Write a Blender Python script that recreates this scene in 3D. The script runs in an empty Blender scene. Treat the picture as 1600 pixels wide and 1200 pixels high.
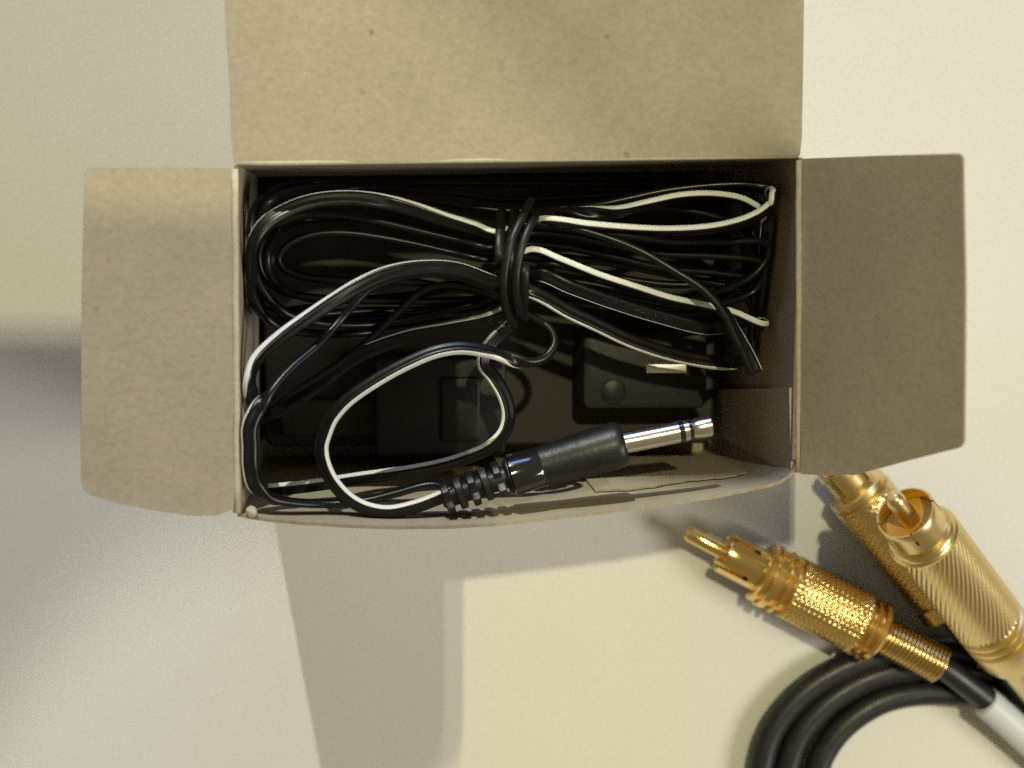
import bpy, bmesh, math, random
from math import sin, cos, pi, radians, sqrt, atan
from mathutils import Vector, Matrix
random.seed(7)
C = bpy.context.scene.collection
SC = bpy.context.scene
MM = 0.001

# ------------------------------------------------------------------ camera
D = 300.0            # camera height over the table, mm
F = 2400.0           # focal length in photo pixels (photo 1600 wide)
NADIR = (570.0, 375.0)   # photo pixel straight below the lens
ROT = Vector(((NADIR[0] - 800) / F, (600 - NADIR[1]) / F, -1.0)).normalized().rotation_difference(Vector((0, 0, -1)))
cam = bpy.data.cameras.new("camera")
cam.lens = F / 1600 * 36.0
cam.sensor_width = 36.0
cam.clip_start = 0.01
cam.clip_end = 50
cam.dof.use_dof = True
cam.dof.focus_distance = 0.256
cam.dof.aperture_fstop = 15
camo = bpy.data.objects.new("camera", cam)
camo.location = (0, 0, D * MM)
camo.rotation_mode = 'QUATERNION'
camo.rotation_quaternion = ROT
C.objects.link(camo)
SC.camera = camo

# ------------------------------------------------------------------ world and lamps
w = bpy.data.worlds.new("World")
SC.world = w
w.use_nodes = True
bg = w.node_tree.nodes["Background"]
bg.inputs[0].default_value = (1.0, 0.83, 0.45, 1)
bg.inputs[1].default_value = 0.20

SX = 0.022           # the box stands this far right of the lens
def look(o, target):
    d = Vector(target) - o.location
    o.rotation_euler = d.to_track_quat('-Z', 'Y').to_euler()

def lamp(name, kind, loc, target, power, color, size=0.01, angle=None, blend=0.2, sizey=None):
    l = bpy.data.lights.new(name, kind)
    l.energy = power
    l.color = color
    if kind == 'AREA':
        l.shape = 'RECTANGLE'
        l.size = size
        l.size_y = sizey or size
    else:
        l.shadow_soft_size = size
    if kind == 'SPOT':
        l.spot_size = radians(angle)
        l.spot_blend = blend
    o = bpy.data.objects.new(name, l)
    o.location = Vector(loc) + Vector((SX, 0, 0))
    C.objects.link(o)
    look(o, Vector(target) + Vector((SX, 0, 0)))
    return o

def P(px, py, z):
    """point (mm) at height z seen at photo pixel px, py"""
    d = Vector(((px - 800) / F, (600 - py) / F, -1.0))
    d = ROT @ d
    s = (z - D) / d.z
    return Vector((d.x * s, d.y * s, z))

# ceiling fitting with two bulbs, north of the table
LH = 2.2
WX, WY = 0.05, 0.74
lamp("ceiling_bulb", 'AREA', (WX, WY, LH), (WX, WY, 0), 16.0, (1.0, 0.94, 0.57), 0.006, sizey=0.05)
lamp("ceiling_bulb", 'AREA', (WX + 0.024, WY, LH), (WX + 0.024, WY, 0), 7.0, (1.0, 0.94, 0.57), 0.006, sizey=0.05)
# cool spot lamp from the north-north-west; its pool of light ends along a diagonal left of the box
CP = Vector((-0.215, 0.95, 0.54))
us = [(P(x, y, 0) * MM - CP - Vector((SX, 0, 0))).normalized() for x, y in ((-40, 1160), (140, 936), (330, 832))]
n_ = Matrix([list(u) for u in us]).inverted() @ Vector((1, 1, 1))
half = math.acos(min(1, 1 / n_.length))
lamp("cool_spot", 'SPOT', CP, CP + n_.normalized(), 33, (1.0, 1.0, 0.80), 0.007, min(170, math.degrees(half) * 2), 0.0)
print("SPOT half angle", math.degrees(half), n_.normalized())
# broad light from the right, and daylight from a window far behind the box
lamp("side_light", 'AREA', (1.10, -0.32, 1.03), (0, 0, 0), 11.0, (1.0, 0.97, 0.90), 0.5, sizey=0.5)
lamp("window_light", 'AREA', (-0.04, 0.50, 0.20), (0, 0.05, 0), 0.85, (0.30, 0.46, 1.0), 0.25, sizey=0.15)

SC.view_settings.view_transform = 'Standard'
SC.view_settings.look = 'None'
SC.view_settings.exposure = 0
SC.view_settings.gamma = 1
SC.cycles.use_denoising = False
SC.cycles.caustics_reflective = False
SC.cycles.max_bounces = 10
SC.cycles.sample_clamp_indirect = 2

# ------------------------------------------------------------------ helpers
def mesh_obj(name, verts, faces, mats, parent=None, fmat=None, smooth=True):
    me = bpy.data.meshes.new(name)
    me.from_pydata([tuple(Vector(v) * MM) for v in verts], [], faces)
    for m in (mats if isinstance(mats, (list, tuple)) else [mats]):
        me.materials.append(m)
    if fmat:
        for p, i in zip(me.polygons, fmat):
            p.material_index = i
    if smooth:
        for p in me.polygons:
            p.use_smooth = True
    me.update()
    bm = bmesh.new(); bm.from_mesh(me)
    bmesh.ops.recalc_face_normals(bm, faces=bm.faces)
    bm.to_mesh(me); bm.free()
    o = bpy.data.objects.new(name, me)
    C.objects.link(o)
    if parent:
        o.parent = parent
        o.matrix_parent_inverse = Matrix.Translation(-parent.location)
    return o

def thing(name, label, cat, loc=(0, 0, 0), group=None):
    o = bpy.data.objects.new(name, None)
    o.empty_display_size = 0.01
    o.location = Vector(loc) * MM
    C.objects.link(o)
    o['label'] = label
    o['category'] = cat
    if group:
        o['group'] = group
    return o

def catmull(pts, n=8):
    """pts: list of tuples of any width; centripetal Catmull-Rom through them"""
    V = [Vector(p[:3]) for p in pts]
    t = [0.0]
    for a, b in zip(V, V[1:]):
        t.append(t[-1] + max((b - a).length, 1e-4) ** 0.5)
    out = []
    k = len(pts)
    def hermite(i, u, comp):
        p0, p1 = pts[i][comp], pts[i + 1][comp]
        h = t[i + 1] - t[i]
        m0 = (p1 - pts[i - 1][comp]) / (t[i + 1] - t[i - 1]) if i > 0 else (p1 - p0) / h
        m1 = (pts[i + 2][comp] - p0) / (t[i + 2] - t[i]) if i + 2 < k else (p1 - p0) / h
        a, b = u * u * u, u * u
        return (2*a - 3*b + 1) * p0 + (a - 2*b + u) * h * m0 + (-2*a + 3*b) * p1 + (a - b) * h * m1
    W = len(pts[0])
    for i in range(k - 1):
        for j in range(n):
            out.append(tuple(hermite(i, j / n, c) for c in range(W)))
    out.append(tuple(pts[-1]))
    return out

def sweep(path, profile, closed_profile=True, caps=True):
    """path: (x,y,z,theta); profile: list of (a,b) across / up offsets. returns verts, faces"""
    pts = [Vector(p[:3]) for p in path]
    n = len(pts); m = len(profile)
    verts, faces = [], []
    lastN = None
    for i in range(n):
        T = (pts[min(i + 1, n - 1)] - pts[max(i - 1, 0)]).normalized()
        N = T.cross(Vector((0, 0, 1)))
        if N.length < 1e-3:
            N = lastN or Vector((1, 0, 0))
        N.normalize()
        lastN = N
        B = N.cross(T)
        th = path[i][3] if len(path[i]) > 3 else 0.0
        A1 = N * cos(th) + B * sin(th)
        B1 = B * cos(th) - N * sin(th)
        for a, b in profile:
            verts.append(pts[i] + A1 * a + B1 * b)
    lim = m if closed_profile else m - 1
    for i in range(n - 1):
        for j in range(lim):
            j2 = (j + 1) % m
            faces.append((i*m + j, i*m + j2, (i+1)*m + j2, (i+1)*m + j))
    if caps and closed_profile:
        faces.append(tuple(range(m)))
        faces.append(tuple((n-1)*m + j for j in range(m))[::-1])
    return verts, faces

def circle(r, n=16):
    return [(r * cos(2*pi*k/n), r * sin(2*pi*k/n)) for k in range(n)]

def tube(name, path, r, mat, parent=None, n=16):
    v, f = sweep(path, circle(r, n))
    return mesh_obj(name, v, f, mat, parent)

def frame_of(axis):
    z = Vector(axis).normalized()
    x = z.cross(Vector((0, 0, 1)))
    if x.length < 1e-4:
        x = Vector((1, 0, 0))
    x.normalize()
    y = x.cross(z)          # points up
    return x, y, z

def lathe(name, origin, axis, prof, mat, parent=None, n=48, smooth=True, radf=None, roll=0.0):
    """prof: list of (t, r) along axis from origin; radf(t, ang, r) may change r"""
    x, y, z = frame_of(axis)
    o = Vector(origin)
    v, f = [], []
    for t, r in prof:
        for k in range(n):
            a = 2*pi*k/n + roll
            rr = radf(t, a, r) if radf else r
            v.append(o + z*t + (x*cos(a) + y*sin(a)) * rr)
    for i in range(len(prof) - 1):
        for k in range(n):
            k2 = (k + 1) % n
            f.append((i*n + k, i*n + k2, (i+1)*n + k2, (i+1)*n + k))
    if prof[0][1] > 1e-6:
        f.append(tuple(range(n))[::-1])
    if prof[-1][1] > 1e-6:
        f.append(tuple((len(prof)-1)*n + k for k in range(n)))
    ob = mesh_obj(name, v, f, mat, parent, smooth=smooth)
    if smooth:
        autosmooth(ob, 35)
    return ob

def autosmooth(ob, deg):
    me = ob.data
    bm = bmesh.new(); bm.from_mesh(me)
    lim = radians(deg)
    for e in bm.edges:
        if len(e.link_faces) == 2 and e.calc_face_angle(0) > lim:
            e.smooth = False
    bm.to_mesh(me); bm.free()

def slab(name, top, mats, thick, parent=None, down=None):
    """a sheet: polygon 'top' (points mm) with thickness along -normal (or 'down'). mats = (top, under, edge)"""
    n = len(top)
    nor = Vector((0, 0, 0))
    for i in range(n):
        a, b = top[i], top[(i+1) % n]
        nor += Vector(((a.y-b.y)*(a.z+b.z), (a.z-b.z)*(a.x+b.x), (a.x-b.x)*(a.y+b.y)))
    nor.normalize()
    if down is None:
        down = -nor if nor.z > 0 else nor
    v = list(top) + [p + down*thick for p in top]
    f = [tuple(range(n)), tuple(range(n, 2*n))[::-1]]
    fm = [0, 1]
    for i in range(n):
        j = (i+1) % n
        f.append((i, j, n+j, n+i)); fm.append(2)
    return mesh_obj(name, v, f, list(mats), parent, fm, smooth=False)

# ------------------------------------------------------------------ materials
def mat(name):
    m = bpy.data.materials.new(name)
    m.use_nodes = True
    nt = m.node_tree
    return m, nt, nt.nodes["Principled BSDF"]

def noise(nt, scale, detail=4, rough=0.6):
    t = nt.nodes.new("ShaderNodeTexNoise")
    t.inputs["Scale"].default_value = scale
    t.inputs["Detail"].default_value = detail
    t.inputs["Roughness"].default_value = rough
    tc = nt.nodes.new("ShaderNodeTexCoord")
    nt.links.new(tc.outputs["Object"], t.inputs["Vector"])
    return t

def ramp(nt, src, stops):
    r = nt.nodes.new("ShaderNodeValToRGB")
    els = r.color_ramp.elements
    while len(els) > 1:
        els.remove(els[-1])
    els[0].position = stops[0][0]; els[0].color = (*stops[0][1], 1)
    for p, c in stops[1:]:
        e = els.new(p); e.color = (*c, 1)
    nt.links.new(src, r.inputs[0])
    return r

def mix(nt, a, b, fac, mode='MIX'):
    x = nt.nodes.new("ShaderNodeMix")
    x.data_type = 'RGBA'; x.blend_type = mode
    for sock, val in ((x.inputs[0], fac), (x.inputs[6], a), (x.inputs[7], b)):
        if hasattr(val, 'links') or hasattr(val, 'is_output'):
            nt.links.new(val, sock)
        else:
            sock.default_value = val
    return x.outputs[2]

def bump(nt, bs, src, strength, dist):
    b = nt.nodes.new("ShaderNodeBump")
    b.inputs["Strength"].default_value = strength
    b.inputs["Distance"].default_value = dist
    nt.links.new(src, b.inputs["Height"])
    nt.links.new(b.outputs[0], bs.inputs["Normal"])

# white table top
M_TABLE, nt, bs = mat("white_laminate")
n1 = noise(nt, 1500, 3, 0.8)
n2 = noise(nt, 14, 3)
c1 = ramp(nt, n1.outputs[0], [(0.25, (0.70, 0.69, 0.655)), (0.75, (0.86, 0.85, 0.81))])
c2 = ramp(nt, n2.outputs[0], [(0.3, (0.96, 0.96, 0.94)), (0.7, (1, 1, 1))])
nt.links.new(mix(nt, c1.outputs[0], c2.outputs[0], 1.0, 'MULTIPLY'), bs.inputs["Base Color"])
bs.inputs["Roughness"].default_value = 0.55
bs.inputs["Specular IOR Level"].default_value = 0.25
bump(nt, bs, n1.outputs[0], 0.15, 0.0002)

def card(name, base, dark, speck):
    m, nt, bs = mat(name)
    a = noise(nt, 1300, 4, 0.8)
    b = noise(nt, 45, 6, 0.7)
    s = noise(nt, 330, 1, 0.4)
    tc = nt.nodes.new("ShaderNodeTexCoord")
    mp = nt.nodes.new("ShaderNodeMapping")
    mp.inputs["Scale"].default_value = (620, 1100, 900)
    mp.inputs["Rotation"].default_value = (0.2, 0.3, 0.9)
    nt.links.new(tc.outputs["Object"], mp.inputs["Vector"])
    fb = nt.nodes.new("ShaderNodeTexNoise")
    fb.inputs["Scale"].default_value = 1.0
    fb.inputs["Detail"].default_value = 3
    nt.links.new(mp.outputs[0], fb.inputs["Vector"])
    c = ramp(nt, a.outputs[0], [(0.25, dark), (0.72, base)])
    c2 = ramp(nt, b.outputs[0], [(0.3, (0.86, 0.855, 0.85)), (0.5, (0.95, 0.95, 0.945)), (0.68, (1.02, 1.02, 1.02))])
    c3 = ramp(nt, fb.outputs[0], [(0.28, (0.91, 0.91, 0.915)), (0.55, (1, 1, 1)), (0.75, (1.03, 1.03, 1.02))])
    k = ramp(nt, s.outputs[0], [(0.16, speck), (0.235, (1, 1, 1))])
    col = c.outputs[0]
    for q in (c2, c3, k):
        col = mix(nt, col, q.outputs[0], 1.0, 'MULTIPLY')
    nt.links.new(col, bs.inputs["Base Color"])
    bs.inputs["Roughness"].default_value = 0.88
    bs.inputs["Specular IOR Level"].default_value = 0.12
    h = mix(nt, a.outputs[0], fb.outputs[0], 0.5)
    bump(nt, bs, h, 0.45, 0.0002)
    return m
M_CARD = card("grey_cardboard", (0.475, 0.413, 0.318), (0.375, 0.322, 0.243), (0.62, 0.62, 0.63))
M_FOLD = card("worn_fold", (0.66, 0.60, 0.47), (0.52, 0.46, 0.35), (0.8, 0.8, 0.8))
M_EDGE = card("card_edge", (0.40, 0.33, 0.24), (0.28, 0.22, 0.16), (0.8, 0.8, 0.8))
M_WHITE = card("white_coated_board", (0.80, 0.79, 0.75), (0.76, 0.75, 0.71), (0.98, 0.98, 0.98))

def plastic(name, col, rough, spec=0.5, bumpy=0.0, bscale=900, var=0.15):
    m, nt, bs = mat(name)
    a = noise(nt, bscale, 3)
    c = ramp(nt, a.outputs[0], [(0.3, tuple(x*(1-var) for x in col)), (0.7, tuple(x*(1+var) for x in col))])
    nt.links.new(c.outputs[0], bs.inputs["Base Color"])
    r = ramp(nt, a.outputs[0], [(0.3, (rough*0.9,)*3), (0.7, (min(1, rough*1.15),)*3)])
    nt.links.new(r.outputs[0], bs.inputs["Roughness"])
    bs.inputs["Specular IOR Level"].default_value = spec
    if bumpy:
        bump(nt, bs, a.outputs[0], bumpy, 0.0001)
    return m
M_CORD = plastic("black_cord_rubber", (0.006, 0.006, 0.0065), 0.32, 0.42)
M_STRIPE = plastic("white_cord_stripe", (0.79, 0.79, 0.76), 0.45, 0.4, 0, 200, 0.03)
M_TIE = plastic("black_tie_plastic", (0.007, 0.007, 0.007), 0.4, 0.4)
M_MOULD = plastic("black_moulding", (0.010, 0.010, 0.010), 0.40, 0.45, 0.5, 1100)
M_GLOSS = plastic("glossy_black_plastic", (0.010, 0.010, 0.011), 0.10, 0.9)
M_GREY = plastic("dark_grey_plastic", (0.024, 0.023, 0.020), 0.5, 0.3)
M_GREY2 = plastic("charcoal_plastic", (0.016, 0.0155, 0.015), 0.4, 0.35)
M_ORANGE = plastic("orange_mouth_glow", (0.85, 0.40, 0.035), 0.25, 0.6, 0, 300, 0.05)  # warm reflected glow in the pale plug's mouth, put into the insulator's colour
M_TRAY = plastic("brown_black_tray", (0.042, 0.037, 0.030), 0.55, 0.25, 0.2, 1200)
M_WIRE = plastic("thick_black_cable", (0.016, 0.016, 0.018), 0.38, 0.5, 0.1, 500)
M_SLEEVE = plastic("pale_label_sleeve", (0.66, 0.70, 0.75), 0.4, 0.4, 0, 200, 0.02)
M_SCREEN = plastic("phone_glass", (0.01, 0.01, 0.012), 0.1, 0.5)

def metal(name, col, rough, bscale=0, bstr=0):
    m, nt, bs = mat(name)
    bs.inputs["Metallic"].default_value = 1.0
    a = noise(nt, 300, 3)
    c = ramp(nt, a.outputs[0], [(0.3, tuple(x*0.93 for x in col)), (0.7, col)])
    nt.links.new(c.outputs[0], bs.inputs["Base Color"])
    bs.inputs["Roughness"].default_value = rough
    if bscale:
        b = noise(nt, bscale, 2)
        bump(nt, bs, b.outputs[0], bstr, 0.0001)
    return m
M_GOLD = metal("polished_gold", (0.96, 0.71, 0.29), 0.16)
M_GOLDK = metal("knurled_gold", (0.96, 0.68, 0.26), 0.22)
M_PALE = metal("satin_pale_gold", (0.84, 0.66, 0.33), 0.30, 3000, 0.1)
M_AMBER = metal("inner_gold", (1.0, 0.72, 0.22), 0.3)
M_NICKEL = metal("nickel", (0.86, 0.80, 0.76), 0.2)
M_TIN = metal("bright_tin", (0.95, 0.93, 0.90), 0.5)
M_BRASS = metal("aged_brass", (0.80, 0.55, 0.22), 0.35)

# ------------------------------------------------------------------ table
S = 900
v = []; f = []; NG = 8
for j in range(NG + 1):
    for i in range(NG + 1):
        v.append(Vector((-S + 2*S*i/NG, -S + 2*S*j/NG, 0)))
for j in range(NG):
    for i in range(NG):
        a = j*(NG+1) + i
        f.append((a, a+1, a+NG+2, a+NG+1))
tb = mesh_obj("tabletop", v, f, M_TABLE)
tb['kind'] = 'structure'

# ------------------------------------------------------------------ the box
H = 60.0
BOX = thing("cardboard_box", "open grey cardboard box with flaps folded out and black cord inside", "box", P(800, 520, 0))
BOX.location.z = 0
tBL, tBR = P(371, 258, H), P(1248, 246, H)
xL, xR = tBL.x, tBR.x
yBL, yBR = tBL.y, tBR.y
front_px = [(371, 802), (420, 810), (500, 817), (620, 822), (760, 818), (900, 803), (1000, 791),
            (1100, 777), (1170, 763), (1215, 752), (1236, 738), (1246, 718)]
ft = [P(x, y, H) for x, y in front_px]
front_b = P(800, 768, H).y
T = 0.55
def wall(name, quad, out):
    """quad: four points inner face (b0,b1,t1,t0)"""
    n = 4
    o = Vector(out) * T
    v = list(quad) + [p + o for p in quad]
    f = [(0, 1, 2, 3), (7, 6, 5, 4), (0, 4, 5, 1), (1, 5, 6, 2), (2, 6, 7, 3), (3, 7, 4, 0)]
    return mesh_obj(name, v, f, [M_CARD, M_WHITE, M_EDGE], BOX, [0, 1, 2, 2, 2, 2], smooth=False)
def Z(p, z): return Vector((p.x, p.y, z))
yf = ft[0].y
yfr = ft[-1].y
wall("back_wall", [Z(tBL, 0.4), Z(tBR, 0.4), tBR, tBL], (0, 1, 0))
wall("side_wall", [Vector((xL, yf, 0.4)), Vector((xL, yBL, 0.4)), Vector((xL, yBL, H)), Vector((xL, yf, H))], (-1, 0, 0))
wall("side_wall", [Vector((xR, yBR, 0.4)), Vector((xR, yfr, 0.4)), Vector((xR, yfr, H)), Vector((xR, yBR, H))], (1, 0, 0))
slab("bottom_panel", [Vector((xL, yBL, 0.8)), Vector((xR, yBR, 0.8)), Vector((xR, front_b - 4, 0.8)), Vector((xL, front_b - 4, 0.8))],
     (M_CARD, M_WHITE, M_EDGE), 0.5, BOX)
# front wall: bottom straight, top bowed outward, a little ragged at its rim
cv = catmull([tuple(p) for p in ft], 6)
rows = 10
v, f, fm = [], [], []
nc = len(cv)
for side in (0, 1):
    for r in range(rows + 1):
        u = r / rows
        k = u ** 1.6
        for i, p in enumerate(cv):
            xb = p[0]
            yb = front_b + (yf - front_b) * 0.75
            if i > nc - 14:
                q = (i - (nc - 14)) / 13
                yb = yb + (yfr - yb) * q * q
            y = yb * (1 - k) + p[1] * k
            z = 0.4 + (H - 0.4 - 0.25 * (1 + sin(i * 1.7)) * 0.5) * u
            off = Vector((0, 0, 0))
            if side:
                a = cv[max(i-1, 0)]; b = cv[min(i+1, nc-1)]
                t = Vector((b[0]-a[0], b[1]-a[1], 0)).normalized()
                off = Vector((t.y, -t.x, 0)) * T
            v.append(Vector((xb, y, z)) + off)
st = (rows + 1) * nc
for r in range(rows):
    for i in range(nc - 1):
        a = r*nc + i
        f.append((a, a+1, a+nc+1, a+nc)); fm.append(0)
        f.append((st+a+nc, st+a+nc+1, st+a+1, st+a)); fm.append(1)
for i in range(nc - 1):
    a = rows*nc + i
    f.append((a, a+1, st+a+1, st+a)); fm.append(2)
    f.append((i, st+i, st+i+1, i+1)); fm.append(2)
for r in range(rows):
    for i in (0, nc-1):
        a = r*nc + i
        f.append((a, a+nc, st+a+nc, st+a)); fm.append(2)
v_front = list(v)
fw = mesh_obj("front_wall", v, f, [M_CARD, M_WHITE, M_EDGE], BOX, fm)
autosmooth(fw, 40)

def flap(name, outline, hinge, normal):
    """outline pixels thrown onto the tilted plane of the flap"""
    nrm = Vector(normal).normalized()
    o = Vector((0, 0, D))
    pts = []
    for x, y in outline:
        d = P(x, y, 0) - o
        pts.append(o + d * ((hinge - o).dot(nrm) / d.dot(nrm)))
    return slab(name, pts, (M_CARD, M_WHITE, M_EDGE), 0.5, BOX)
ca, ra, la = radians(5), radians(60), radians(14)
flap("lid_flap", [(366, 256), (1250, 243), (1253, 215), (1255, 100), (1258, -120), (1262, -330), (345, -330), (350, 0), (358, 130), (362, 230)],
     P(800, 250, H + 0.7), (0, -sin(ca), cos(ca)))
flap("dust_flap", [(1251, 248), (1380, 243), (1497, 240), (1503, 246), (1507, 450), (1505, 688), (1502, 696), (1496, 700), (1420, 719), (1335, 742), (1300, 743), (1251, 741)],
     P(1250, 500, H + 0.2), (-sin(ra), 0, cos(ra)))
flap("dust_flap", [(366, 263), (250, 261), (140, 262), (133, 268), (129, 400), (127, 560), (127, 752), (131, 766), (142, 774), (175, 785), (250, 799), (300, 806), (335, 806), (366, 796)],
     P(368, 500, H + 0.2), (sin(la), 0, cos(la)))
# worn fold lines where the flaps bend over the walls
def fold(name, a, b, r=0.55):
    n = 14
    pts = []
    for i in range(n + 1):
        p = a.lerp(b, i / n)
        pts.append((p.x + 0.05*sin(i*2.1), p.y, p.z + 0.05*sin(i*1.3), 0))
    return tube(name, pts, r, M_FOLD, BOX, 10)
fold("fold_line", P(367, 264, H + 0.05), P(370, 801, H + 0.05), 0.55)
fold("fold_line", P(1248, 250, H + 0.05), P(1248, 738, H + 0.05), 0.5)
fold("fold_line", P(371, 255, H + 0.25), P(1247, 243, H + 0.25), 0.45)
lathe("torn_corner", P(386, 795, H - 0.3), (0.6, -0.3, 0.4), [(0, 0.25), (0.4, 0.8), (1.1, 0.9), (1.7, 0.5), (1.9, 0.1)], M_FOLD, BOX, 8)
# inner flap lining the right front corner
t1, t2 = P(1233, 606, 58.8), P(1236, 741, 58.8)
b1_, b2_ = Vector((t1.x - 1.6, t1.y - 5.0, 10)), Vector((t2.x - 1.6, t2.y + 0.5, 10))
slab("inner_flap", [t1, t2, b2_, b1_], (M_CARD, M_CARD, M_FOLD), 0.75, BOX, down=Vector((1, 0, 0)))
# second layer of board glued inside the front panel, its edge torn
i0, i1 = int(nc * 0.50), int(nc * 0.80)
top_l, bot_l = [], []
for i in range(i0, i1 + 1):
    q = (i - i0) / (i1 - i0)
    hi, lo_ = v_front[9 * nc + i], v_front[6 * nc + i]
    p = lo_.lerp(hi, 0.55 + 0.07 * sin(i * 0.55) + 0.02 * sin(i * 2.3) - 0.15 * q)
    top_l.append(p + Vector((0, 0.5, 0)))
    bot_l.append(v_front[2 * nc + i] + Vector((0, 0.75, 0)))
slab("torn_liner", top_l + bot_l[::-1], (M_CARD, M_CARD, M_EDGE), 0.3, BOX, down=Vector((0, -1, 0)))

# ------------------------------------------------------------------ striped cord with jack plug
CORD = thing("audio_cord", "thin black cord with white stripe bundled in the box, ending in a jack plug", "audio cord", P(800, 520, 2))
R0 = 0.66; OFF = 0.58
prof = []
for k in range(9):
    a = radians(-125 + 250 * k / 8)
    prof.append((OFF + R0 * cos(a), R0 * sin(a)))
for k in range(9):
    a = radians(55 + 250 * k / 8)
    prof.append((-OFF + R0 * cos(a), R0 * sin(a)))
sprof = []
for k in range(9):
    a = radians(-42 + 84 * k / 8)
    sprof.append((OFF + (R0 + 0.05) * cos(a), (R0 + 0.05) * sin(a)))
for k in range(9):
    a = radians(42 - 84 * k / 8)
    sprof.append((OFF + (R0 - 0.12) * cos(a), (R0 - 0.12) * sin(a)))
def Q(x, y, z):
    """cord point kept clear of the walls"""
    p = P(x, y, z)
    p.x = min(max(p.x, xL + 1.45), xR - 1.5)
    p.y = min(p.y, min(yBL, yBR) - 1.4)
    return p
# control points: px, py, z (mm), angle of the striped side (0 = to the right of travel, 90 = up)
def seg(pts, z0, z1, th0, th1=None):
    th1 = th0 if th1 is None else th1
    n = len(pts)
    out = []
    for i, (x, y) in enumerate(pts):
        u = i / max(n - 1, 1)
        out.append((x, y, z0 + (z1 - z0) * u, th0 + (th1 - th0) * u))
    return out
cp = []
# plug boot -> lower big loop -> curl by the tie   (stripe on the inner side, right of travel)
cp += seg([(706, 771), (684, 779), (655, 790), (610, 800), (574, 795), (545, 780), (521, 755), (507, 728), (502, 700), (508, 676), (520, 650),
           (546, 622), (590, 592), (634, 568), (680, 549), (720, 543), (757, 548), (786, 556)], 55.5, 55, 32, 50)
cp += seg([(822, 566), (850, 560), (866, 538), (860, 516), (838, 500), (812, 486)], 54, 48, -60, -110)
# through the tie to the left: inner arch down to the lower left
cp += seg([(785, 470), (757, 456), (719, 447), (685, 447), (655, 458), (618, 492), (565, 542), (500, 588), (450, 618)], 46, 41, -100, -95)
cp += seg([(422, 640), (406, 654)], 39, 43, -100, -110)
cp += seg([(390, 644), (381, 618)], 51, 57.5, -150, -200)
# up again as the bright striped arch, over to the tie
cp += seg([(383, 592), (402, 561), (436, 529), (478, 499), (522, 470), (560, 447), (604, 428), (655, 419), (712, 421), (768, 440)], 59.3, 52, -242, -145)
mark = len(cp)
cp += seg([(802, 446)], 50, 50, 300)
# lower right striped strand
cp += seg([(838, 458), (888, 486), (935, 508), (981, 530), (1028, 547), (1075, 559), (1130, 567)], 50, 44, 380, 385)
# back at the right, deep, to the tie
cp += seg([(1178, 556), (1204, 520), (1200, 480), (1150, 452), (1060, 432), (960, 412), (870, 402), (800, 400)], 38, 40, 270, 270)
# inner small loop of the left bundle
cp += seg([(755, 404), (705, 394), (648, 381), (590, 370), (540, 364), (495, 366), (455, 380), (436, 402), (444, 420), (470, 431), (515, 437), (565, 440), (640, 440), (720, 452), (790, 455)], 46, 42, 270, 270)
# right: thin tan strand, turning in the right stack
cp += seg([(840, 428), (890, 447), (950, 469), (1030, 494), (1110, 512)], 51, 47, 335, 330)
cp += seg([(1180, 498), (1198, 466), (1180, 440), (1120, 427), (1040, 420), (960, 402), (880, 385), (810, 380)], 40, 45, 270, 270)
# middle left loop
cp += seg([(760, 385), (715, 375), (655, 361), (600, 348), (545, 338), (500, 335), (455, 342), (420, 362), (405, 395), (412, 430), (440, 455), (500, 466), (600, 470), (700, 470), (790, 462)], 49.5, 39, 270, 270)
# to the right, upper right stack of dark turns
cp += seg([(850, 440), (920, 452), (1000, 470), (1090, 480)], 45, 46, 270, 270)
cp += seg([(1170, 460), (1200, 430), (1185, 408), (1120, 400), (1040, 396), (960, 382), (890, 366), (815, 362)], 44, 48, 270, 290)
# outer left loop with the bold white stripe into the right bundle
cp += seg([(775, 366), (742, 357), (700, 345), (655, 330), (612, 318)], 54, 53, 420, 370)
cp += seg([(568, 311), (528, 310), (488, 315), (450, 328), (415, 350)], 54, 57, 345, 330)
cp += seg([(396, 380), (389, 412), (388, 445), (400, 474), (430, 492), (490, 492), (570, 486), (660, 484), (780, 474)], 57, 34, 310, 270)
cp += seg([(860, 455), (950, 470), (1050, 476)], 38, 40, 270)
cp += seg([(1160, 440), (1203, 405), (1195, 380), (1130, 378), (1050, 378), (960, 366), (880, 356), (810, 350)], 46, 51, 270, 270)
# second outer left loop
cp += seg([(760, 350), (700, 335), (640, 322), (580, 315), (520, 316), (460, 330), (405, 366), (380, 410), (378, 450), (392, 484), (440, 505), (530, 500), (640, 494), (770, 478)], 48, 36, 270, 270)
# bright bold stripe on the right side of the tie
cp += seg([(800, 404)], 51, 51, 400)
cp += seg([(830, 391), (872, 405), (934, 430), (995, 450), (1045, 466), (1100, 478), (1145, 489), (1188, 506)], 53.5, 50, 460, 465)
cp += seg([(1206, 500), (1208, 455), (1204, 400)], 42, 46, 600, 610)
# upper right loop folded over itself
cp += seg([(1203, 350), (1196, 328)], 48, 50, 560, 500)
cp += seg([(1172, 318), (1148, 309), (1104, 305), (1057, 309), (1010, 320)], 51, 53, 445, 420)
cp += seg([(962, 332), (920, 334), (890, 331)], 52, 50, 400, 280)
cp += seg([(850, 330), (825, 336)], 47, 46, 280)
cp += seg([(857, 345), (916, 352), (979, 358), (1041, 361), (1104, 358), (1151, 349), (1184, 336), (1205, 320), (1209, 308)], 55, 57, 465, 490)
cp += seg([(1200, 296), (1150, 290), (1050, 298), (950, 318), (880, 330)], 50, 47, 600, 630)
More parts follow.
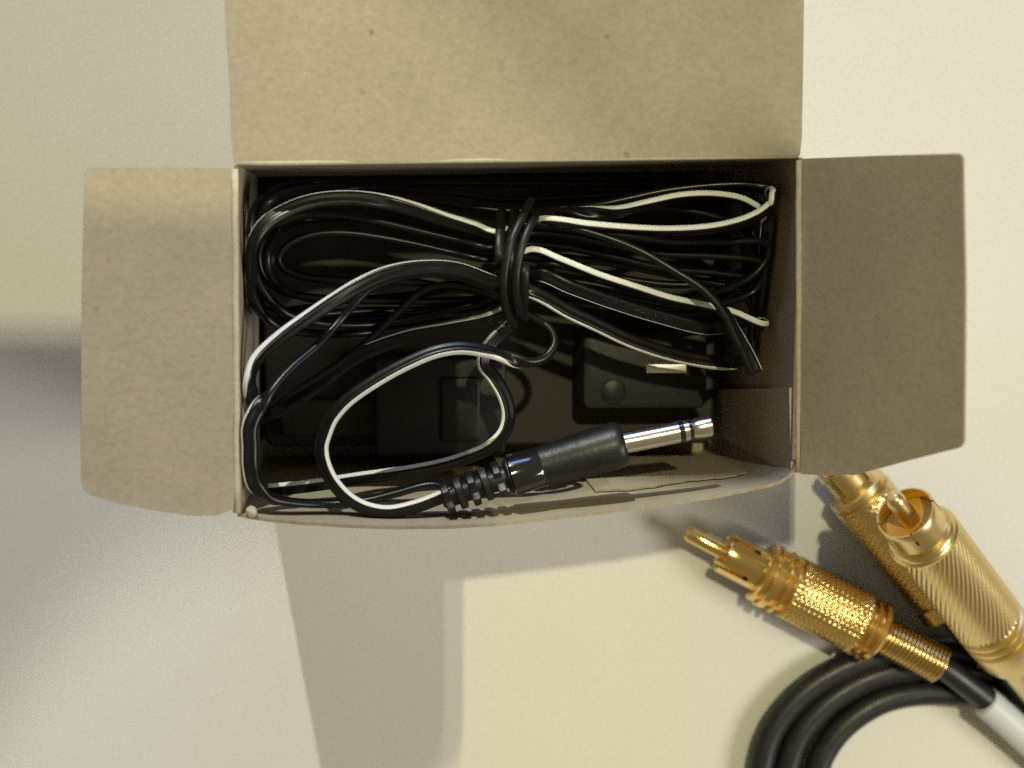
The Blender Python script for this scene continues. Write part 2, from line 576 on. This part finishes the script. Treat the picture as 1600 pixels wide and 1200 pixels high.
# black strand coming over the right bundle down to the right corner
cp += seg([(830, 345), (880, 352), (945, 370), (1000, 392), (1050, 421), (1098, 452)], 53, 57, 630, 625)
cp += seg([(1130, 485), (1150, 522), (1166, 552), (1180, 582)], 57.5, 58, 600, 545)
cp = cp[:mark] + [(x, y, z, th - 360) for x, y, z, th in cp[mark:]]
pts = []
for x, y, z, th in cp:
    p = Q(x, y, z)
    pts.append((p.x, p.y, p.z, radians(th)))
path = catmull(pts, 7)
v, f = sweep(path, prof)
wire = mesh_obj("wire", v, f, M_CORD, CORD)
v, f = sweep(path, sprof)
mesh_obj("stripe", v, f, M_STRIPE, wire)
# the second length of cord: arch to the lower left, along the front wall, into the boot
cp = []
cp += seg([(790, 462), (740, 440), (690, 428), (640, 430), (604, 440), (577, 452), (556, 472), (530, 502), (495, 541), (458, 573), (424, 612), (402, 640), (390, 668), (383, 698), (385, 728), (398, 757), (420, 775), (452, 784), (510, 787), (570, 782), (620, 770), (672, 757), (708, 765)], 50, 55, -90, -90)
zz = {(495, 541): 54, (458, 573): 56.5, (424, 612): 59, (402, 640): 60, (390, 668): 60.4, (383, 698): 60.4, (385, 728): 60.2, (398, 757): 59.2, (420, 775): 57.5, (452, 784): 56}
cp = [(x, y, zz.get((x, y), z), 0 if (x < 412 and 630 < y < 760) else th) for x, y, z, th in cp]
p2 = catmull([(*Q(x, y, z), radians(th)) for x, y, z, th in cp], 7)
v, f = sweep(p2, prof)
w2 = mesh_obj("wire", v, f, M_CORD, CORD)
v, f = sweep(p2, sprof)
mesh_obj("stripe", v, f, M_STRIPE, w2)
# third length: short inner curve right of the big loop
cp = seg([(800, 505), (765, 540), (756, 568), (772, 590), (788, 618), (795, 648), (788, 676), (765, 699), (735, 713), (695, 726), (640, 737), (560, 748), (480, 760), (420, 766)], 44, 46, 20, 40)
p3 = catmull([(*Q(x, y, z), radians(th)) for x, y, z, th in cp], 7)
v, f = sweep(p3, prof)
w3 = mesh_obj("wire", v, f, M_CORD, CORD)
v, f = sweep(p3, sprof)
mesh_obj("stripe", v, f, M_STRIPE, w3)
# fourth: thin straight run left of the tie
cp = seg([(800, 480), (762, 499), (700, 514), (633, 528), (560, 556), (500, 600), (440, 640), (400, 655)], 47, 40, 50, -60)
p4 = catmull([(*Q(x, y, z), radians(th)) for x, y, z, th in cp], 7)
v, f = sweep(p4, prof)
w4 = mesh_obj("wire", v, f, M_CORD, CORD)
v, f = sweep(p4, sprof)
mesh_obj("stripe", v, f, M_STRIPE, w4)

# deeper turns filling the back of the box
cp = seg([(500, 480), (400, 480), (381, 400), (402, 320), (480, 286), (620, 280), (780, 286), (950, 281), (1120, 283), (1192, 312), (1204, 380), (1188, 450), (1100, 488), (960, 480), (820, 470),
          (700, 500), (560, 520), (440, 512), (396, 460), (391, 380), (430, 310), (540, 294), (700, 300), (800, 312), (1000, 302), (1150, 300), (1188, 350), (1180, 430), (1080, 468), (900, 440), (800, 430),
          (650, 460), (500, 468), (430, 440), (420, 390), (470, 345), (600, 345), (780, 392), (900, 420), (1050, 445), (1150, 430), (1180, 400), (1120, 340), (950, 320), (800, 330), (640, 310), (480, 305), (410, 350), (400, 430), (460, 495), (600, 505), (760, 470)], 30, 41, -90, -90)
cp = [(x, y, max(z, 51.5 - 2.5 * (i % 2)) if x < 470 else z, th) for i, (x, y, z, th) in enumerate(cp)]
p5 = catmull([(*Q(x, y, z), radians(th)) for x, y, z, th in cp], 6)
v, f = sweep(p5, prof)
mesh_obj("wire", v, f, M_CORD, CORD)

# jack plug
a = P(975, 692, 56); b = P(1112, 665, 56)
ax = (b - a).normalized()
L = (b - a).length
back = P(790, 745, 55.5)
axb = (a - back).normalized(); LB = (a - back).length
jack = lathe("plug_body", back, axb, [(0, 2.4), (0.5, 2.95), (LB*0.28, 3.2), (LB*0.42, 3.4), (LB*0.62, 3.6), (LB*0.8, 3.75), (LB-1.4, 3.82), (LB-0.7, 3.7), (LB-0.2, 3.35), (LB-0.02, 2.9), (LB, 1.7)], M_MOULD, CORD, 40,
             radf=lambda t, an, r: r * (0.90 + 0.10 * abs(cos(an)) ** 3) if t < LB*0.5 else r)
lathe("grip_band", back + axb*0.7, axb, [(0, 2.9), (0.25, 3.44), (LB*0.25, 3.24), (LB*0.27, 3.0)], M_GLOSS, jack, 40)
sh = lathe("plug_shaft", a - ax*0.5, ax, [(0, 1.75), (L*0.62+0.5, 1.75)], M_NICKEL, CORD, 32)
lathe("insulator_band", a + ax*L*0.62, ax, [(0, 1.5), (0.05, 1.78), (0.75, 1.78), (0.8, 1.5)], M_GLOSS, sh, 32)
lathe("plug_ring", a + ax*(L*0.62 + 0.8), ax, [(0, 1.4), (0.05, 1.70), (0.85, 1.70), (0.9, 1.4)], M_NICKEL, sh, 32)
lathe("insulator_band", a + ax*(L*0.62 + 1.7), ax, [(0, 1.4), (0.05, 1.74), (0.5, 1.74), (0.55, 1.4)], M_GLOSS, sh, 32)
lt = L*0.62 + 2.25
lathe("plug_tip", a + ax*lt, ax, [(0, 1.4), (0.5, 1.6), (1.4, 1.72), (L-lt-0.25, 1.74), (L-lt, 1.5)], M_NICKEL, sh, 32)
# ribbed strain relief
bk = P(690, 781, 55.5)
axr = (back - bk).normalized(); LR = (back - bk).length
core = lathe("strain_relief", bk, axr, [(0, 1.2), (0.3, 1.6), (LR, 1.9)], M_MOULD, CORD, 24)
nr = 5
for i in range(nr):
    t = (i + 0.15) * LR / nr
    lathe("rib", bk + axr*t, axr, [(0, 1.5), (0.08, 2.55 + 0.07*i), (0.22, 2.72 + 0.07*i), (LR/nr*0.52, 2.72 + 0.07*i), (LR/nr*0.6, 2.5 + 0.07*i), (LR/nr*0.64, 1.5)], M_MOULD, core, 24,
          radf=lambda t, an, r, i=i: r if (cos(an*2 + (i % 2)*pi) > -0.75 or r < 1.6) else 1.9)

# cable tie round the waist of the bundle
TIE = thing("twist_tie", "black plastic twist tie wound round the waist of the striped cord bundle", "cable tie", P(800, 420, 50))
tp = []
turns = 2
for i in range(turns * 28 + 1):
    u = i / 28
    a_ = 2 * pi * u
    k = i / (turns * 28)
    px = 800 + 6*cos(a_)*0 + (k - 0.5) * 40 + 14 * sin(a_) * -1
    py = 412 - 82 * sin(a_)
    z = 47 + 10.5 * cos(a_)
    # superelliptic wrap hugging the bundle
    p = P(px - (py - 412) * 0.16, py, max(z, 30))
    tp.append((p.x, p.y, p.z, radians(90)))
tprof = [(x*0.42, y*0.85) for x, y in circle(1.0, 10)]
v, f = sweep(tp, tprof)
mesh_obj("tie_band", v, f, M_TIE, TIE)
tp = catmull([(*P(x, y, z), radians(60)) for x, y, z in [(830, 312, 50), (818, 335, 56), (800, 372, 58.6), (790, 410, 59), (786, 450, 58), (792, 486, 55), (806, 512, 50)]], 8)
v, f = sweep(tp, [(x*0.5, y*0.72) for x, y in circle(1.0, 10)])
mesh_obj("tie_band", v, f, M_TIE, TIE)
tp = catmull([(*P(x, y, z), radians(80)) for x, y, z in [(848, 330, 50), (833, 345, 56), (818, 378, 58.2), (808, 415, 58.6), (806, 452, 57.5), (812, 486, 54), (826, 500, 48)]], 8)
v, f = sweep(tp, [(x*0.5, y*0.72) for x, y in circle(1.0, 10)])
mesh_obj("tie_band", v, f, M_TIE, TIE)

# ------------------------------------------------------------------ small devices deeper in the box
def rounded_box(name, corners_px, zt, h, rad, mat_, parent, bev=0.5):
    x0, y0, x1, y1 = corners_px
    a, b = P(x0, y0, zt), P(x1, y1, zt)
    xa, xb = a.x, b.x; ya, yb = b.y, a.y
    def ring(inset, z):
        out = []
        r = max(rad - inset, 0.05)
        for cx, cy, a0 in ((xb-inset-r, yb-inset-r, 0), (xa+inset+r, yb-inset-r, 90), (xa+inset+r, ya+inset+r, 180), (xb-inset-r, ya+inset+r, 270)):
            for k in range(6):
                t = radians(a0 + 90*k/5)
                out.append(Vector((cx + r*cos(t), cy + r*sin(t), z)))
        return out
    rings = [ring(0, zt-h), ring(0, zt-bev), ring(bev*0.3, zt-bev*0.3), ring(bev, zt)]
    v = [p for r in rings for p in r]
    n = 24
    f = []
    for i in range(len(rings)-1):
        for k in range(n):
            f.append((i*n+k, i*n+(k+1) % n, (i+1)*n+(k+1) % n, (i+1)*n+k))
    f.append(tuple((len(rings)-1)*n + k for k in range(n)))
    f.append(tuple(range(n))[::-1])
    o = mesh_obj(name, v, f, mat_, parent)
    autosmooth(o, 40)
    return o
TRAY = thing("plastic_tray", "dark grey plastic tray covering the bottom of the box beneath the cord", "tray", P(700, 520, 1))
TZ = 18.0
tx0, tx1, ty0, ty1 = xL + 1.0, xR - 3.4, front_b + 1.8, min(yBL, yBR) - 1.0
def plate_mm(name, x0, y0, x1, y1, z0, z1, mt, parent, r=2.0, bev=0.5):
    def ring(i, z):
        out = []
        rr = max(r - i, 0.1)
        for cx, cy, a0 in ((x1-i-rr, y1-i-rr, 0), (x0+i+rr, y1-i-rr, 90), (x0+i+rr, y0+i+rr, 180), (x1-i-rr, y0+i+rr, 270)):
            for k in range(5):
                t = radians(a0 + 90*k/4)
                out.append(Vector((cx + rr*cos(t), cy + rr*sin(t), z)))
        return out
    rs = [ring(0, z0), ring(0, z1-bev), ring(bev, z1)]
    n = 20
    v = [p for q in rs for p in q]
    f = [(i*n+k, i*n+(k+1) % n, (i+1)*n+(k+1) % n, (i+1)*n+k) for i in range(2) for k in range(n)]
    f += [tuple(2*n + k for k in range(n)), tuple(range(n))[::-1]]
    o = mesh_obj(name, v, f, mt, parent)
    autosmooth(o, 30)
    return o
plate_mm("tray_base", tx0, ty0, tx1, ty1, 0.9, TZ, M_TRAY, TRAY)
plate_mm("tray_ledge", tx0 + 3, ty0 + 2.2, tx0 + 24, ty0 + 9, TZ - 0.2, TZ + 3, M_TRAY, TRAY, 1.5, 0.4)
ADP = thing("adapter", "dark grey rounded plastic adapter with a bright metal contact deep in the box", "adapter", P(1005, 580, 20))
rounded_box("adapter_shell", (912, 522, 1104, 638), 31, 12.9, 1.6, M_GREY, ADP, 0.7)
rounded_box("metal_contact", (1010, 569, 1073, 583), 33.0, 2.4, 0.3, M_TIN, ADP, 0.2)
lathe("round_button", P(958, 612, 30.8), (0, 0, 1), [(0, 2.2), (0.55, 2.2), (0.7, 1.9), (0.72, 0.0)], M_GREY2, ADP, 28)
MOD = thing("module", "black square plastic module lying on the box bottom inside the big cord loop", "module", P(690, 640, 5))
rounded_box("module_shell", (586, 560, 790, 712), 26, 7.9, 1.0, M_GREY2, MOD, 0.6)
rounded_box("module_cap", (690, 590, 750, 690), 26.8, 1.2, 0.8, M_GREY2, MOD, 0.4)

# ------------------------------------------------------------------ gold phono plugs
def knurl(t0, t1, nA, pitch, amp):
    def fn(t, an, r):
        if t < t0 or t > t1:
            return r
        u = an * nA / (2*pi)
        q = t / pitch
        s1 = abs(((u + q) % 1) - 0.5) * 2
        s2 = abs(((u - q) % 1) - 0.5) * 2
        return r - amp * max(1 - s1, 1 - s2) ** 1.0 * 1.0
    return fn

def shell(name, o, axis, t0, t1, ro, ri, nslots, slot_half, mt, parent, depth, roll=0.0, n=72, inner=None):
    """slotted contact ring: thick cylinder whose front (t0 side) is cut by slots of the given depth"""
    x, y, z = frame_of(axis)
    o = Vector(o)
    vs, fs, fmat = [], [], []
    ts = [t0, t0 + 0.25, t0 + depth*0.5, t0 + depth, t0 + depth + 0.15, t1]
    def cut(k, i):
        a = (2*pi*(k + 0.5)/n)
        for s in range(nslots):
            d = (a - roll - 2*pi*s/nslots + pi) % (2*pi) - pi
            if abs(d) < slot_half and ts[i+1] <= t0 + depth + 1e-6:
                return True
        return False
    def vid(i, k, s): return (i*n + k % n)*2 + s
    for i, t in enumerate(ts):
        for k in range(n):
            a = 2*pi*k/n
            d = x*cos(a) + y*sin(a)
            e = 0.12 if i == 0 else 0
            vs.append(o + z*t + d*(ro - e)); vs.append(o + z*t + d*(ri + e))
    nt_ = len(ts)
    for i in range(nt_-1):
        for k in range(n):
            if cut(k, i):
                continue
            fs.append((vid(i, k, 0), vid(i, k+1, 0), vid(i+1, k+1, 0), vid(i+1, k, 0))); fmat.append(0)
            fs.append((vid(i, k, 1), vid(i+1, k, 1), vid(i+1, k+1, 1), vid(i, k+1, 1))); fmat.append(1)
            if i == 0 or cut(k, i-1):
                fs.append((vid(i, k, 0), vid(i, k, 1), vid(i, k+1, 1), vid(i, k+1, 0))); fmat.append(0)
            if i == nt_-2:
                fs.append((vid(i+1, k, 0), vid(i+1, k+1, 0), vid(i+1, k+1, 1), vid(i+1, k, 1))); fmat.append(0)
            if cut(k-1, i):
                fs.append((vid(i, k, 0), vid(i+1, k, 0), vid(i+1, k, 1), vid(i, k, 1))); fmat.append(0)
            if cut(k+1, i):
                fs.append((vid(i, k+1, 0), vid(i, k+1, 1), vid(i+1, k+1, 1), vid(i+1, k+1, 0))); fmat.append(0)
    ob = mesh_obj(name, vs, fs, [mt, inner or mt], parent, fmat)
    autosmooth(ob, 35)
    return ob

def helix(name, o, axis, t0, t1, r, wr, turns, mt, parent, taper=1.0):
    x, y, z = frame_of(axis)
    o = Vector(o)
    n = 26; m = 7
    vs, fs = [], []
    N = int(turns*n)
    for i in range(N + 1):
        a = 2*pi*i/n
        u = i / N
        rr = r * (1 + (taper - 1)*u)
        c = o + z*(t0 + (t1-t0)*u) + (x*cos(a) + y*sin(a))*rr
        d = x*cos(a) + y*sin(a)
        for k in range(m):
            b = 2*pi*k/m
            vs.append(c + d*wr*cos(b) + z*wr*sin(b))
    for i in range(N):
        for k in range(m):
            fs.append((i*m+k, i*m+(k+1) % m, (i+1)*m+(k+1) % m, (i+1)*m+k))
    fs.append(tuple(range(m))); fs.append(tuple(N*m + k for k in range(m))[::-1])
    return mesh_obj(name, vs, fs, mt, parent)

def dense(prof, step):
    out = []
    for (t0, r0), (t1, r1) in zip(prof, prof[1:]):
        k = max(1, int((t1 - t0) / step))
        for j in range(k):
            u = j / k
            out.append((t0 + (t1-t0)*u, r0 + (r1-r0)*u))
    out.append(prof[-1])
    return out

# -- plug lying on the table, tip pointing at the box
ZP = 7.2
c0 = P(1130, 862, ZP); c1 = P(1470, 1040, ZP + 2.2)
ax = (c1 - c0).normalized(); Lp = (c1 - c0).length
PLUG1 = thing("phono_cable", "small golden plug with knurled barrel and coil spring, its pin pointing at the box", "phono cable", P(1290, 950, 0), "phono cables with golden plugs")
px2mm = Lp / sqrt((1470-1130)**2 + (1040-862)**2)
def m_(pxl): return pxl * px2mm
b1 = m_(64)      # contact ring length
bodyL = m_(270)
rb = 6.45
lathe("pin", c0 - ax*m_(66), ax, [(0, 0.35), (0.25, 1.1), (0.9, 1.5), (m_(66)+2, 1.6)], M_GOLD, PLUG1, 32)
shell("contact_ring", c0, ax, 0, b1 + 0.3, 4.15, 3.45, 4, radians(7), M_GOLD, PLUG1, 6.2, roll=radians(52))
lathe("insulator", c0 + ax*2.2, ax, [(0, 1.62), (0.02, 3.40), (3, 3.40)], M_AMBER, PLUG1, 32)
groove = lambda c: [(c - 0.75, rb), (c - 0.6, rb - 1.1), (c + 0.4, rb - 1.1), (c + 0.55, rb)]
bp = [(b1, 3.5), (b1, 5.6), (b1 + 0.3, 6.1), (b1 + 1.0, 6.1), (b1 + 1.05, 5.3), (b1 + 1.7, 5.3), (b1 + 1.75, rb-0.15), (b1+1.9, rb)]
bp += groove(b1 + 4.0) + groove(b1 + 5.9)
k0 = b1 + 6.8
k1 = bodyL - 4.8
bp += [(k0, rb), (k1, rb)] + groove(k1 + 1.0) + groove(k1 + 2.8)
bp += [(bodyL - 0.5, rb), (bodyL, rb - 0.4), (bodyL + 0.02, 4.4)]
bp2 = []
for i, (p, q) in enumerate(zip(bp, bp[1:])):
    if p == (k0, rb):
        bp2 += dense([p, q], 0.22)[:-1]
    else:
        bp2.append(p)
bp2.append(bp[-1])
lathe("barrel", c0, ax, bp2, M_GOLDK, PLUG1, 180, radf=knurl(k0, k1, 36, 1.12, 0.30))
helix("spring", c0, ax, bodyL + 0.2, Lp, 3.55, 0.36, 17, M_GOLD, PLUG1)
lathe("spring_core", c0 + ax*bodyL, ax, [(0, 3.2), (Lp-bodyL-0.2, 3.2), (Lp-bodyL-0.1, 2.0)], M_BRASS, PLUG1, 24)
wp = catmull([(*(c0 + ax*(Lp - 6)), 0), (*c1, 0), (*P(1515, 1073, 8.6), 0), (*P(1552, 1102, 8), 0), (*P(1590, 1137, 7), 0), (*P(1640, 1185, 6), 0), (*P(1700, 1250, 4), 0)], 8)
pw = tube("wire", wp, 2.55, M_WIRE, PLUG1)
sp = catmull([(*P(1538, 1095, 8.2), 0), (*P(1565, 1118, 7.6), 0), (*P(1590, 1141, 7), 0), (*P(1640, 1188, 6), 0), (*P(1690, 1240, 4.4), 0)], 8)
tube("label_sleeve", sp, 3.2, M_SLEEVE, pw)

# -- big pale plug propped up on the one below, open mouth towards the lens
PLUG2 = thing("phono_cable", "large pale gold plug with open mouth propped on another plug at the right edge", "phono cable", P(1520, 920, 0), "phono cables with golden plugs")
q0 = P(1414, 801, 39); q1 = P(1572, 1006, 18)
ax2 = (q1 - q0).normalized(); L2 = (q1 - q0).length
shell("contact_ring", q0, ax2, 0, 7.8, 5.45, 4.9, 4, radians(2.6), M_PALE, PLUG2, 3.4, roll=radians(62), inner=M_AMBER)
lathe("pin", q0 - ax2*5.6, ax2, [(0, 0.3), (0.3, 1.1), (0.9, 1.6), (1.8, 1.75), (12, 1.75)], M_PALE, PLUG2, 32)
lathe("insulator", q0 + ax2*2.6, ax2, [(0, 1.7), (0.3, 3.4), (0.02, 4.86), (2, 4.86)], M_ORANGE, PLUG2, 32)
rb2 = 6.7
s0 = 6.0
def groove2(c, r=rb2): return [(c - 0.9, r), (c - 0.7, r - 0.7), (c + 0.5, r - 0.7), (c + 0.7, r)]
bp = [(s0, 5.4), (s0, 5.95), (s0 + 0.5, 6.3), (s0 + 1.1, 6.3), (s0+1.3, 6.5), (s0 + 1.6, rb2)]
e0 = s0 + 2; e1 = L2 - 11
bp += [(e0, rb2), (e1, rb2)] + groove2(e1 + 1.4) + groove2(e1 + 3.7) + groove2(e1 + 6.0) + [(L2 + 1.5, rb2 - 0.2), (L2 + 4, rb2 - 1.0), (L2 + 4.1, 4.6), (L2 + 26, 4.2), (L2 + 26.1, 2.4)]
bp2 = []
for p, q in zip(bp, bp[1:]):
    if p == (e0, rb2):
        bp2 += dense([p, q], 0.25)[:-1]
    else:
        bp2.append(p)
bp2.append(bp[-1])
def spiral(t0, t1, nA, pitch, amp, a0, a1):
    def fn(t, an, r):
        if t < t0 or t > t1:
            return r
        u = an * nA / (2*pi) + t / pitch
        return r - amp * abs((u % 1) - 0.5) * 2
    return fn
lathe("barrel", q0, ax2, bp2, M_PALE, PLUG2, 252, radf=spiral(e0, e1, 42, 2.1, 0.22, 0, 1))
wp = catmull([(*(q0 + ax2*(L2 + 20)), 0), (*(q0 + ax2*(L2 + 30)), 0), (*(q0 + ax2*(L2 + 45) + Vector((0, 0, -3))), 0), (*(q0 + ax2*(L2 + 80) + Vector((0, 0, 6))), 0)], 6)
tube("wire", wp, 2.4, M_WIRE, PLUG2)

# -- plug underneath, partly hidden by the flap
PLUG3 = thing("phono_cable", "gold plug half hidden under the pale one and the right flap of the box", "phono cable", P(1390, 880, 0), "phono cables with golden plugs")
r0_ = P(1336, 762, 7.2); r1_ = P(1478, 935, 7.2)
ax3 = (r1_ - r0_).normalized(); L3 = (r1_ - r0_).length
lathe("pin", r0_ - ax3*12, ax3, [(0, 0.3), (0.3, 1.1), (0.9, 1.5), (13, 1.6)], M_GOLD, PLUG3, 28)
shell("contact_ring", r0_ - ax3*5.5, ax3, 0, 6.2, 4.2, 3.5, 4, radians(7), M_PALE, PLUG3, 5.0, roll=radians(40))
bp = [(0, 3.6), (0, 5.9), (0.3, 6.2), (1.2, 6.2), (1.3, 5.6), (1.9, 5.6), (2.0, 6.3), (2.5, 6.4)]
bp += dense([(2.6, 6.4), (L3 - 3, 6.4)], 0.25) + [(L3 - 2.9, 5.9), (L3 - 2.2, 5.9), (L3 - 2.1, 6.8), (L3 + 1.2, 6.8), (L3 + 1.3, 4.6), (L3 + 2, 3.9)]
lathe("barrel", r0_, ax3, bp, M_PALE, PLUG3, 160, radf=knurl(2.7, L3 - 3.1, 28, 1.3, 0.3))
helix("spring", r0_, ax3, L3 + 1.6, L3 + 15.5, 3.6, 0.36, 16, M_GOLD, PLUG3)
lathe("spring_core", r0_ + ax3*(L3 + 1.5), ax3, [(0, 3.3), (13.8, 3.3), (13.9, 2.0)], M_BRASS, PLUG3, 24)
e = r0_ + ax3*(L3 + 12)
wp = catmull([(*e, 0), (*(e + ax3*5), 0), (*P(1570, 1052, 6), 0), (*P(1620, 1108, 5), 0), (*P(1700, 1190, 4), 0)], 8)
tube("wire", wp, 2.5, M_WIRE, PLUG3)

# -- three turns of thick cable under the plugs
COIL = thing("cable_coil", "three side by side turns of thick black cable curving under the gold plugs", "cable", P(1300, 1110, 0))
coils = [
    [(1640, 1085), (1560, 1082), (1500, 1082), (1435, 1082), (1375, 1096), (1322, 1130), (1288, 1172), (1273, 1215), (1270, 1280), (1280, 1360)],
    [(1640, 1060), (1560, 1052), (1500, 1046), (1435, 1044), (1365, 1057), (1300, 1092), (1254, 1140), (1231, 1195), (1224, 1280), (1230, 1360)],
    [(1600, 1040), (1540, 1025), (1480, 1016), (1415, 1016), (1340, 1034), (1270, 1070), (1218, 1122), (1192, 1180), (1182, 1280), (1186, 1360)],
]
for ci, cl in enumerate(coils):
    cpth = catmull([(*P(x, y, 2.75), 0) for x, y in cl], 9)
    tube("wire", cpth, 2.7, M_WIRE, COIL, 20)

# ------------------------------------------------------------------ unseen phone added above the table; its shadow edges the bright area
PH = 303.0
xt = P(724, 1000, 0).x
yt = P(60, 518, 0).y
k = LH*1000 / (LH*1000 - PH)
wx = (WX + SX) * 1000
xp = wx + (xt - wx) / k
yp = WY*1000 + (yt - WY*1000) / k
phone = thing("shadow_phone", "unseen dark phone held flat above the box, added for its shadow", "shadow_phone", (xp - 76, yp - 38, PH))
def plate(name, x0, y0, x1, y1, z0, z1, r, mt, parent):
    out = []
    for cx, cy, a0 in ((x1-r, y1-r, 0), (x0+r, y1-r, 90), (x0+r, y0+r, 180), (x1-r, y0+r, 270)):
        for q in range(6):
            t = radians(a0 + 90*q/5)
            out.append(Vector((cx + r*cos(t), cy + r*sin(t), 0)))
    vs = [p + Vector((0, 0, z0)) for p in out] + [p + Vector((0, 0, z1)) for p in out]
    n = len(out)
    fs = [tuple(range(n))[::-1], tuple(range(n, 2*n))] + [(i, (i+1) % n, n+(i+1) % n, n+i) for i in range(n)]
    return mesh_obj(name, vs, fs, mt, parent, smooth=False)
plate("phone_body", xp - 158, yp - 77, xp, yp, PH, PH + 8, 9, M_GREY2, phone)
plate("screen", xp - 155, yp - 74, xp - 3, yp - 3, PH + 8.02, PH + 8.4, 7, M_SCREEN, phone)
